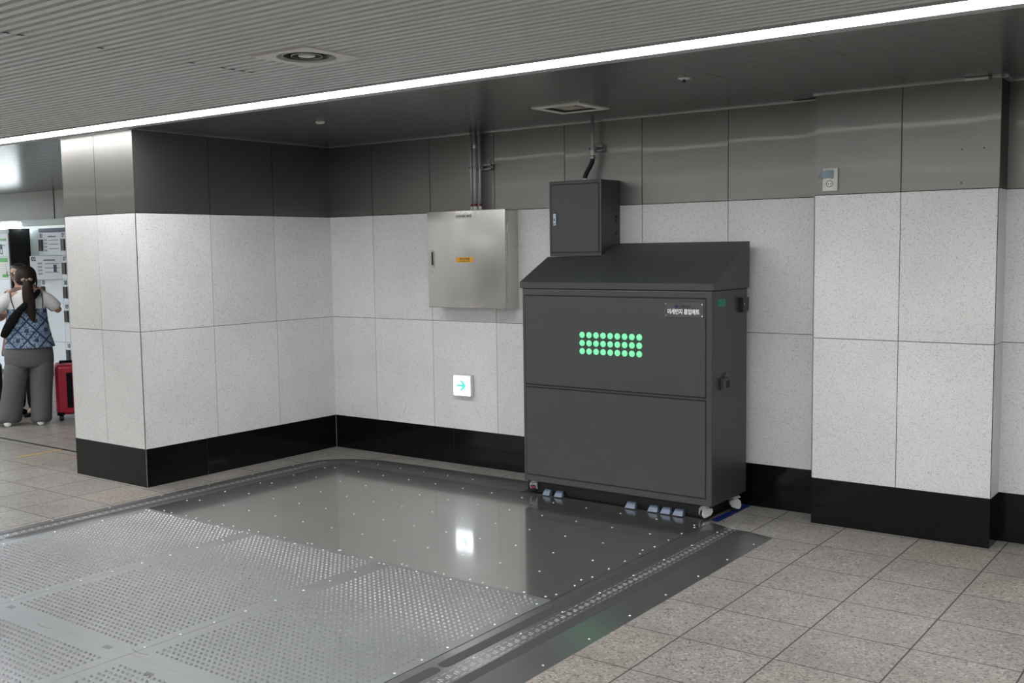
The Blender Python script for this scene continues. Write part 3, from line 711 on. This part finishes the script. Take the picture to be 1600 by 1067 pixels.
GY = 1.50
t = thing('locker', (-6.1, 1.78, 0), 'white numbered locker bank behind the women, beside the pier', 'locker'); o = t.location
MB().box(-7.30, -4.9, GY+.012, 2.0, .05, 1.955).build('body', 'locker_frame', t, off=o)
MB().box(-7.055, -4.9, GY-.004, GY+.02, 1.905, 1.955).build('header', 'ink_navy', t, off=o)
MB().box(-7.30, -4.9, GY+.03, 1.98, 0, .05).build('plinth', 'joint_grey', t, off=o)
rows = ((1.60, 1.90), (1.29, 1.595), (.98, 1.285), (.47, .975), (.055, .465))
num = {(0, 0): '01', (0, 1): '02', (1, 0): '06', (1, 1): '07', (1, 2): '08', (0, 2): '03', (1, 3): '09', (0, 3): '04', (0, 4): '05', (1, 4): '10'}
for c_ in range(4):
    x0 = -7.052+.530*c_; x1 = x0+.524
    for r, (z0, z1) in enumerate(rows):
        ajar = (c_ == 0 and r == 1)
        P = bpy.data.objects.new('door', None) if False else None
        d = MB().box(x0-x1, 0, -.020, 0, z0, z1).build('door', 'locker_white', t, bevel=.004)
        d.location = Vector((x1, GY+.012, 0))-o
        if ajar: d.rotation_euler = (0, 0, .30)
        hx = x0-x1+.015
        if c_ < 2 and not ajar: MB().box(hx, hx+.085, -.038, -.020, z1-.24, z1-.09).build('handle', 'black_plastic', d, bevel=.005)
        if (c_, r) in num:
            text_mesh('number_lettering', num[(c_, r)], .075, 'ink_navy', d, (x0-x1+.065, -.0208, z1-.042), ROT_FRONT, bold=.003)
        if c_ == 0 and r in (0, 1):
            mb = MB()
            for i in range(4): mb.box(hx+.115, hx+.185, -.0212, -.0201, z1-.11-.045*i, z1-.085-.045*i)
            mb.build('poster_lettering', 'poster_grey', d)
            mb = MB(); mb.box(hx+.21, hx+.40, -.0212, -.0201, z1-.062, z1-.048)
            for i in range(3): mb.box(hx+.23, hx+.46, -.0212, -.0201, z1-.105-.055*i, z1-.098-.055*i)
            mb.build('poster_lettering', 'ink_navy' if r else 'joint_grey', d)
            if r: MB().box(hx+.37, hx+.42, -.0214, -.0201, z0+.09, z0+.19).build('poster_picture', 'ink_navy', d)

# ------------------------------------------------------------------ people
mat('skin', (.52, .32, .235), .5)
mat('hair_brown', (.020, .0105, .008), .55, spec=.25)
mat('hair_black', (.012, .009, .008), .45)
mat('cotton_white', (.72, .72, .72), .8)
M = mat('cami_print', (.06, .12, .22), .8); k = N(M); v = k.coord((1, 1, 1))
sp = k.new('ShaderNodeSeparateXYZ'); k.link(v, sp.inputs[0])
def tri(a):  # distance to the nearest line of a diagonal lattice
    return k.math('ABSOLUTE', k.math('SUBTRACT', k.math('FRACT', a), .5))
a1 = k.math('MULTIPLY', k.math('ADD', sp.outputs[0], k.math('MULTIPLY', sp.outputs[2], .9)), 6.2); a2 = k.math('MULTIPLY', k.math('SUBTRACT', sp.outputs[0], k.math('MULTIPLY', sp.outputs[2], .9)), 6.2)
ln = k.math('LESS_THAN', k.math('MINIMUM', tri(a1), tri(a2)), .06)
fl = k.math('GREATER_THAN', k.math('ADD', tri(a1), tri(a2)), .80)
nz = k.ramp(k.noise(v, 75, 2), [(.40, (.035, .075, .15)), (.56, (.26, .35, .44))])
c = k.mix(fl, nz, (.02, .045, .11)); c = k.mix(ln, c, (.012, .03, .085)); k.link(c, k.b.inputs['Base Color'])
mat('strap_navy', (.03, .05, .11), .8)
mat('trouser_grey', (.105, .105, .108), .85)
mat('bag_black', (.008, .008, .009), .9, spec=.12)
mat('shoe_white', (.62, .62, .60), .6)
mat('dusty_rose', (.17, .105, .092), .85)
mat('scrunchie', (.33, .27, .22), .7)
mat('glasses', (.02, .02, .02), .3)

def skin_body(name, pts, edges, mname, parent, lv=2):
    """one continuous figure grown from joints: pts = [(x, y, z, rx, ry)]"""
    me = bpy.data.meshes.new(name+'_rig'); me.from_pydata([p[:3] for p in pts], edges, [])
    o = bpy.data.objects.new(name+'_rig', me); COL.objects.link(o)
    o.modifiers.new('skin', 'SKIN')
    if not me.skin_vertices: me.attributes.new('skin', 'FLOAT', 'POINT')
    for i, p in enumerate(pts):
        sv = me.skin_vertices[0].data[i]; sv.radius = (p[3], p[4]); sv.use_root = (i == 0)
    s_ = o.modifiers.new('sub', 'SUBSURF'); s_.levels = lv; s_.render_levels = lv
    bpy.context.view_layer.update(); dg = bpy.context.evaluated_depsgraph_get()
    m2 = bpy.data.meshes.new_from_object(o.evaluated_get(dg)); bpy.data.objects.remove(o); bpy.data.meshes.remove(me)
    m2.name = name; m2.materials.clear(); m2.materials.append(MATS[mname]); m2.polygons.foreach_set('use_smooth', [True]*len(m2.polygons))
    q = bpy.data.objects.new(name, m2); COL.objects.link(q); q.parent = parent
    return q
def ell(cx, cy, z, rx, ry, n=24, tilt=0, wav=0, k=0, ph=0):
    r = []
    for j in range(n):
        a = 2*PI*j/n; w = 1+wav*math.sin(k*a+ph); x, y = rx*math.cos(a)*w, ry*math.sin(a)*w
        r.append((cx+x, cy+y, z+tilt*x))
    return r
def soften(o, lv=1):
    m_ = o.modifiers.new('sub', 'SUBSURF'); m_.levels = lv; m_.render_levels = lv
    o.data.polygons.foreach_set('use_smooth', [True]*len(o.data.polygons)); return o
def limb_sleeve(pts, rads, n=16):
    mb = MB(); mb.tube(pts, rads, n); return mb
def hand(parent_pts, parent_edges, wrist_i, base, d, nrm, s=1.0, curl=.5):
    """palm, four unequal bent fingers and a side thumb appended to a skeleton"""
    d = Vector(d).normalized(); nrm = Vector(nrm).normalized(); sd = d.cross(nrm).normalized(); b = Vector(base)
    P, E_ = parent_pts, parent_edges
    def put(p, r, link): P.append((*p, r, r)); E_.append((link, len(P)-1)); return len(P)-1
    pm = put(b+d*.045*s, .024*s, wrist_i); kn = put(b+d*.075*s, .026*s, pm)
    for i, (L, off) in enumerate(((.062, -.030), (.070, -.010), (.066, .010), (.052, .029))):
        q0 = b+d*.085*s+sd*off*s; a = put(q0, .0088*s, kn)
        q1 = q0+(d*math.cos(curl*.6)+nrm*math.sin(curl*.6))*L*.5*s; c1 = put(q1, .0082*s, a)
        q2 = q1+(d*math.cos(curl*1.5)+nrm*math.sin(curl*1.5))*L*.5*s; put(q2, .0070*s, c1)
    t0 = put(b+d*.035*s-sd*.034*s+nrm*.006*s, .0105*s, pm); put(b+d*.072*s-sd*.052*s+nrm*.020*s, .0085*s, t0)

ANG = math.atan2(.88, .475)
# ---- woman seen from behind. local axes: x to her right, y the way she faces, z up
W1 = thing('person', (-3.345, -.755, 0), 'woman seen from behind in white tee, blue patterned camisole and wide grey trousers', 'person', 'women at the lockers', ANG)
pts = [(.005, .01, .80, .125, .095),       # 0 pelvis
       (.005, .01, .95, .115, .085), (.006, .01, 1.10, .125, .090), (.006, .005, 1.205, .120, .075),   # 1-3 spine
       (.008, .01, 1.262, .048, .048), (.012, .02, 1.315, .042, .044),                               # 4-5 neck
       (.014, .035, 1.385, .070, .080), (.014, .030, 1.45, .066, .076), (.014, .028, 1.485, .040, .045),  # 6-8 head
       (-.135, .005, 1.205, .052, .050), (-.240, -.015, 1.125, .042, .042), (-.315, .01, 1.045, .036, .036), (-.215, .150, 1.035, .028, .028), (-.130, .215, 1.045, .022, .022),  # 9-13 left arm
       (.150, .005, 1.205, .052, .050), (.235, .015, 1.140, .042, .042), (.290, .06, 1.065, .036, .036), (.235, .150, 1.170, .028, .028), (.150, .195, 1.262, .022, .022),    # 14-18 right arm
       (-.095, .01, .70, .090, .090), (-.135, .01, .42, .062, .062), (-.180, .01, .08, .038, .040), (-.185, .10, .030, .036, .028),   # 19-22 left leg
       (.100, .0, .70, .090, .090), (.085, -.03, .42, .062, .062), (.065, -.05, .08, .038, .040), (.065, .05, .030, .036, .028)]      # 23-26 right leg
ed = [(0, 1), (1, 2), (2, 3), (3, 4), (4, 5), (5, 6), (6, 7), (7, 8), (3, 9), (9, 10), (10, 11), (11, 12), (12, 13), (3, 14), (14, 15), (15, 16), (16, 17), (17, 18),
      (0, 19), (19, 20), (20, 21), (21, 22), (0, 23), (23, 24), (24, 25), (25, 26)]
hand(pts, ed, 13, (-.130, .215, 1.045), (.8, .5, .15), (.2, .4, .6), .9, .7)
hand(pts, ed, 18, (.150, .195, 1.262), (-.75, -.15, .35), (-.3, -.8, -.2), .9, .8)
skin_body('body', pts, ed, 'skin', W1)
# face (turned away) : nose, ears
mb = MB(); mb.loft([[(.014-.012, .112, 1.375), (.014+.012, .112, 1.375), (.014, .132, 1.372)], [(.014-.006, .110, 1.412), (.014+.006, .110, 1.412), (.014, .117, 1.412)]]); mb.build('nose', 'skin', W1)
for s in (-1, 1):
    mb = MB(); mb.lathe((.014+s*.078, .035, 1.385), [(.0, -.006), (.016, -.004), (.018, .002), (.010, .006), (0, .006)], 12, axis='x'); soften(mb.build('ear', 'skin', W1))
    mb = MB(); mb.lathe((.014+s*.032, .108, 1.405), [(.0, .006), (.012, .004), (.012, -.002), (0, -.004)], 10, axis='y'); mb.build('eye', 'label_white', W1)
mb = MB(); mb.box(-.008, .036, .108, .114, 1.338, 1.346); mb.build('mouth', 'dusty_rose', W1)
# hair: cap and ponytail
mb = MB(); R_ = []
for z, rx, ry, cy in ((1.318, .052, .030, -.035), (1.335, .078, .058, -.018), (1.365, .094, .084, -.002), (1.40, .099, .094, .006), (1.44, .095, .096, .012), (1.475, .078, .082, .016), (1.498, .050, .056, .018), (1.510, .018, .02, .018)):
    R_.append(ell(.014, cy, z, rx, ry, 20, 0, .012, 7, z*40))
mb.loft(R_); soften(mb.build('hair', 'hair_brown', W1))
mb = MB(); R_ = []
for i, (x, y, z, rx, ry) in enumerate(((.022, -.085, 1.395, .030, .022), (.022, -.108, 1.375, .028, .026), (.024, -.128, 1.335, .042, .032), (.024, -.135, 1.27, .052, .034), (.030, -.135, 1.20, .055, .033), (.038, -.130, 1.12, .052, .028), (.046, -.125, 1.05, .040, .022), (.054, -.122, 1.00, .022, .014), (.058, -.120, .972, .006, .005))):
    R_.append(ell(x, y, z, rx, ry, 16, 0, .07, 5, i*.9))
mb.loft(R_); soften(mb.build('ponytail', 'hair_brown', W1))
mb = MB()
for i in range(5):
    a = PI*(i/4); mb.lathe((.022+.036*math.cos(a), -.105-.018*math.sin(a), 1.372+.006*math.sin(3*a)), [(0, -.016), (.014, -.010), (.017, 0), (.014, .010), (0, .016)], 10)
soften(mb.build('hair_tie', 'scrunchie', W1))
mb = MB(); mb.tube([(.100, .04, 1.42), (.108, .035, 1.36), (.104, .02, 1.31), (.094, .01, 1.285)], [.010, .008, .006, .002], 8); soften(mb.build('hair_strand', 'hair_brown', W1))
# white tee: torso and two sleeves
mb = MB(); R_ = []
for z, rx, ry, cy in ((.86, .165, .118, .01), (.98, .155, .112, .01), (1.08, .165, .112, .01), (1.16, .178, .104, .008), (1.205, .172, .092, .006), (1.235, .135, .078, .006), (1.258, .090, .066, .008), (1.272, .062, .058, .010), (1.278, .056, .054, .010)):
    R_.append(ell(.008, cy, z, rx, ry, 28))
mb.loft(R_); tee = soften(mb.build('tee_shirt', 'cotton_white', W1))
mb = MB(); mb.tube([(-.10, .005, 1.205), (-.155, .003, 1.195), (-.205, -.008, 1.150), (-.250, -.015, 1.108), (-.268, -.012, 1.090)], [.064, .068, .066, .062, .060], 18); soften(mb.build('sleeve', 'cotton_white', W1))
mb = MB(); mb.tube([(.11, .005, 1.205), (.165, .003, 1.198), (.215, .010, 1.155), (.255, .028, 1.112), (.268, .036, 1.095)], [.064, .068, .066, .062, .060], 18); soften(mb.build('sleeve', 'cotton_white', W1))
# camisole with thin straps
mb = MB(); R_ = []
for z, rx, ry, cx in ((.735, .222, .165, .020), (.742, .218, .162, .020), (.82, .200, .148, .016), (.92, .185, .134, .012), (1.02, .174, .126, .010), (1.085, .172, .120, .010), (1.10, .170, .117, .010)):
    R_.append(ell(cx, .012, z, rx, ry, 40, 0, .022 if z < .85 else .008, 9, 1.0))
mb.loft(R_, caps=False); soften(mb.build('camisole', 'cami_print', W1))
for xs in ((-.125, -.118, -.092), (.145, .150, .140)):
    mb = MB(); x0, x1, x2 = xs
    mb.tube([(x0, -.035, 1.258), (x0*.99, -.078, 1.225), (x1, -.108, 1.17), (x2, -.120, 1.09)], .0065, 8); soften(mb.build('strap', 'strap_navy', W1))
# sling bag: strap from the right shoulder and the pouch at the left side
def ribbon(path, w, th):
    mb = MB(); rings = []
    for (x, y, z, ww), in zip(path): rings.append((x, y, z, ww))
    v = []
    for i, (x, y, z, ww) in enumerate(rings):
        a = rings[max(0, i-1)]; b = rings[min(len(rings)-1, i+1)]; dx, dz = b[0]-a[0], b[2]-a[2]; L = math.hypot(dx, dz) or 1; nx, nz = -dz/L, dx/L
        v.append([(x+nx*ww, y, z+nz*ww), (x+nx*ww, y-th, z+nz*ww), (x-nx*ww, y-th, z-nz*ww), (x-nx*ww, y, z-nz*ww)])
    mb.loft(v); return mb
soften(ribbon([(.125, -.03, 1.285, .020), (.115, -.085, 1.255, .026), (.06, -.118, 1.20, .028), (-.02, -.128, 1.125, .032), (-.070, -.136, 1.07, .040), (-.112, -.140, 1.01, .048), (-.150, -.135, .945, .048), (-.182, -.112, .885, .042), (-.200, -.080, .850, .034), (-.206, -.06, .838, .026)], 0, .040).build('sling_bag', 'bag_black', W1))
# trousers
mb = MB()
R_ = [ell(.008, .012, z, rx, ry, 28) for z, rx, ry in ((.80, .190, .135), (.72, .212, .150), (.64, .218, .152), (.57, .215, .145), (.535, .205, .130))]
mb.loft(R_); soften(mb.build('trousers', 'trouser_grey', W1))
for side, P_ in ((-1, ((-.090, .012, .64, .118, .130), (-.108, .012, .50, .112, .122), (-.135, .012, .34, .104, .112), (-.165, .012, .18, .104, .108), (-.188, .014, .06, .108, .115), (-.196, .016, .018, .110, .118))),
                 (1, ((.108, .006, .64, .116, .130), (.108, -.002, .50, .110, .120), (.100, -.02, .34, .100, .108), (.092, -.04, .18, .094, .102), (.086, -.05, .06, .094, .106), (.084, -.052, .014, .096, .108)))):
    mb = MB(); mb.loft([ell(x, y, z, rx, ry, 24, 0, .035, 5, 2*i+side) for i, (x, y, z, rx, ry) in enumerate(P_)]); soften(mb.build('trouser_leg', 'trouser_grey', W1))
for x, y, s in ((-.205, .02, -1), (.078, -.03, 1)):
    mb = MB(); R_ = []
    for yy, rx, h in ((-.125, .018, .022), (-.115, .034, .045), (-.06, .040, .062), (.02, .044, .058), (.08, .046, .044), (.115, .036, .034), (.130, .014, .020)):
        R_.append([(x+rx*math.cos(a), y+yy, max(.0, h*.5+h*.5*math.sin(a))) for a in [2*PI*j/14 for j in range(14)]])
    mb.loft(R_); soften(mb.build('shoe', 'shoe_white', W1))

# ---- second woman, facing the first, mostly hidden by her
W2 = thing('person', (-3.905, -.490, 0), 'dark-haired woman with glasses in dusty rose tunic, mostly hidden behind the other woman', 'person', 'women at the lockers', ANG+PI-.75)
pts = [(0, 0, .82, .120, .09), (0, 0, .97, .112, .085), (0, 0, 1.12, .122, .088), (0, 0, 1.225, .115, .072), (0, .005, 1.285, .046, .046), (0, .015, 1.335, .040, .042),
       (0, .03, 1.405, .066, .078), (0, .028, 1.47, .062, .074), (0, .025, 1.505, .038, .042),
       (.140, 0, 1.225, .048, .046), (.215, -.01, 1.10, .040, .040), (.255, -.01, .985, .036, .036), (.190, .105, .975, .028, .028), (.125, .165, 1.0, .022, .022),
       (-.140, 0, 1.225, .048, .046), (-.20, -.01, 1.10, .040, .040), (-.225, .0, .99, .034, .034), (-.17, .10, .985, .027, .027), (-.11, .15, 1.01, .022, .022),
       (.09, 0, .70, .085, .085), (.09, 0, .42, .058, .058), (.09, -.01, .08, .036, .038), (.095, .09, .030, .034, .026),
       (-.09, 0, .70, .085, .085), (-.09, 0, .42, .058, .058), (-.09, -.01, .08, .036, .038), (-.095, .09, .030, .034, .026)]
ed = [(0, 1), (1, 2), (2, 3), (3, 4), (4, 5), (5, 6), (6, 7), (7, 8), (3, 9), (9, 10), (10, 11), (11, 12), (12, 13), (3, 14), (14, 15), (15, 16), (16, 17), (17, 18),
      (0, 19), (19, 20), (20, 21), (21, 22), (0, 23), (23, 24), (24, 25), (25, 26)]
hand(pts, ed, 13, (.125, .165, 1.0), (-.7, .5, .3), (-.1, .3, .7), .9, .8); hand(pts, ed, 18, (-.11, .15, 1.01), (.7, .5, .3), (.1, .3, .7), .9, .8)
skin_body('body', pts, ed, 'skin', W2)
mb = MB(); mb.loft([[(-.012, .104, 1.393), (.012, .104, 1.393), (0, .126, 1.390)], [(-.006, .103, 1.43), (.006, .103, 1.43), (0, .110, 1.43)]]); mb.build('nose', 'skin', W2)
for s in (-1, 1):
    mb = MB(); mb.lathe((s*.032, .101, 1.425), [(0, .006), (.012, .004), (.012, -.002), (0, -.004)], 10, axis='y'); mb.build('eye', 'label_white', W2)
    mb = MB(); mb.lathe((s*.075, .03, 1.405), [(0, -.006), (.016, -.004), (.018, .002), (0, .006)], 12, axis='x'); soften(mb.build('ear', 'skin', W2))
mb = MB()
for s in (-1, 1):
    mb.tube([(s*.034+.024*math.cos(a), .112, 1.425+.019*math.sin(a)) for a in [2*PI*j/14 for j in range(15)]], .0025, 6); mb.tube([(s*.058, .110, 1.428), (s*.074, .06, 1.428), (s*.076, .02, 1.422)], .0025, 6)
mb.tube([(-.010, .114, 1.430), (.010, .114, 1.430)], .0025, 6); mb.build('glasses', 'glasses', W2)
mb = MB(); mb.box(-.022, .022, .100, .106, 1.358, 1.366); mb.build('mouth', 'dusty_rose', W2)
mb = MB(); mb.loft([ell(0, cy, z, rx, ry, 20, 0, .012, 7, z*40) for z, rx, ry, cy in ((1.30, .072, .040, -.045), (1.34, .088, .062, -.030), (1.40, .093, .078, -.018), (1.45, .092, .088, -.004), (1.49, .078, .084, .008), (1.515, .050, .056, .012), (1.526, .018, .02, .012))]); soften(mb.build('hair', 'hair_black', W2))
mb = MB(); mb.loft([ell(0, .0, z, rx, ry, 30, 0, .05 if z < .8 else .01, 11, .5) for z, rx, ry in ((.60, .225, .19), (.61, .222, .188), (.75, .200, .160), (.90, .180, .130), (1.02, .162, .112), (1.14, .172, .106), (1.215, .165, .094), (1.255, .115, .074), (1.285, .066, .058), (1.292, .056, .052))]); soften(mb.build('tunic', 'dusty_rose', W2))
for s in (-1, 1):
    mb = MB(); mb.tube([(s*.10, 0, 1.22), (s*.15, 0, 1.205), (s*.185, -.005, 1.15), (s*.21, -.008, 1.09)], [.060, .062, .056, .054], 16); soften(mb.build('sleeve', 'dusty_rose', W2))
    mb = MB(); mb.loft([ell(s*.092, 0, z, r, r, 16) for z, r in ((.72, .100), (.45, .080), (.20, .066), (.05, .060))]); soften(mb.build('trouser_leg', 'bag_black', W2))
    mb = MB(); mb.loft([[(s*.095+rx*math.cos(a), yy, max(0, h*.5+h*.5*math.sin(a))) for a in [2*PI*j/14 for j in range(14)]] for yy, rx, h in ((-.09, .020, .03), (-.07, .036, .06), (0, .042, .062), (.08, .044, .045), (.13, .030, .03), (.14, .012, .02))]); soften(mb.build('shoe', 'bag_black', W2))

# ------------------------------------------------------------------ suitcases
mat('case_red', (.42, .012, .035), .35); mat('case_black', (.010, .014, .018), .35)
def suitcase(name, loc, rz, m, w, d, h, label, stripe):
    t = thing(name, loc, label, 'suitcase', None, rz); z0 = .055
    bx = MB().box(-w/2, w/2, -d/2, d/2, z0, z0+h).build('shell', m, t, bevel=.035, seg=4); smooth_angle(bx, 60)
    mb = MB()
    for s in (-1, 1): mb.box(s*w*.20-.004, s*w*.20+.004, -d/2-.004, d/2+.004, z0+.05, z0+h-.05)
    mb.build('shell_rib', m, t)
    if stripe:
        MB().box(-.026, .026, -d/2-.006, d/2+.006, z0+.07, z0+h-.075).build('zip_band', 'bag_black', t)['label'] = 'black centre band'
    mb = MB()
    for a in (-1, 1):
        for b in (-1, 1): mb.box(a*w/2-.035*a-.034, a*w/2-.035*a+.034, b*d/2-.03*b-.032, b*d/2-.03*b+.032, z0-.002, z0+.03)
    mb.build('corner_guard', 'bag_black', t, bevel=.008)
    mb = MB(); mb.tube([(-.07, -.0, z0+h-.005), (-.06, 0, z0+h+.022), (.06, 0, z0+h+.022), (.07, 0, z0+h-.005)], .010, 10); mb.build('carry_handle', 'bag_black', t, smooth=True)
    mb = MB(); mb.box(-w*.30, w*.30, d*.20, d*.36, z0+h-.004, z0+h+.018); mb.build('trolley_handle', 'bag_black', t, bevel=.006)
    for a in (-1, 1):
        for b in (-1, 1):
            mb = MB(); mb.lathe((a*(w/2-.04), b*(d/2-.035), .026), [(0, -.020), (.020, -.020), (.026, -.014), (.026, .014), (.020, .020), (0, .020)], 14, axis='x'); wl = mb.build('wheel', 'rubber_black', t)
            MB().box(a*(w/2-.04)-.012, a*(w/2-.04)+.012, b*(d/2-.035)-.014, b*(d/2-.035)+.014, .03, z0+.004).build('wheel_fork', 'bag_black', wl)
    return t
suitcase('suitcase', (-3.38, -.34, 0), ANG, 'case_red', .245, .38, .485, 'red hard shell suitcase standing beside the woman in grey trousers', True)
suitcase('suitcase', (-4.235, -.755, 0), ANG, 'case_black', .36, .24, .47, 'black suitcase at the left edge of the photo', False)
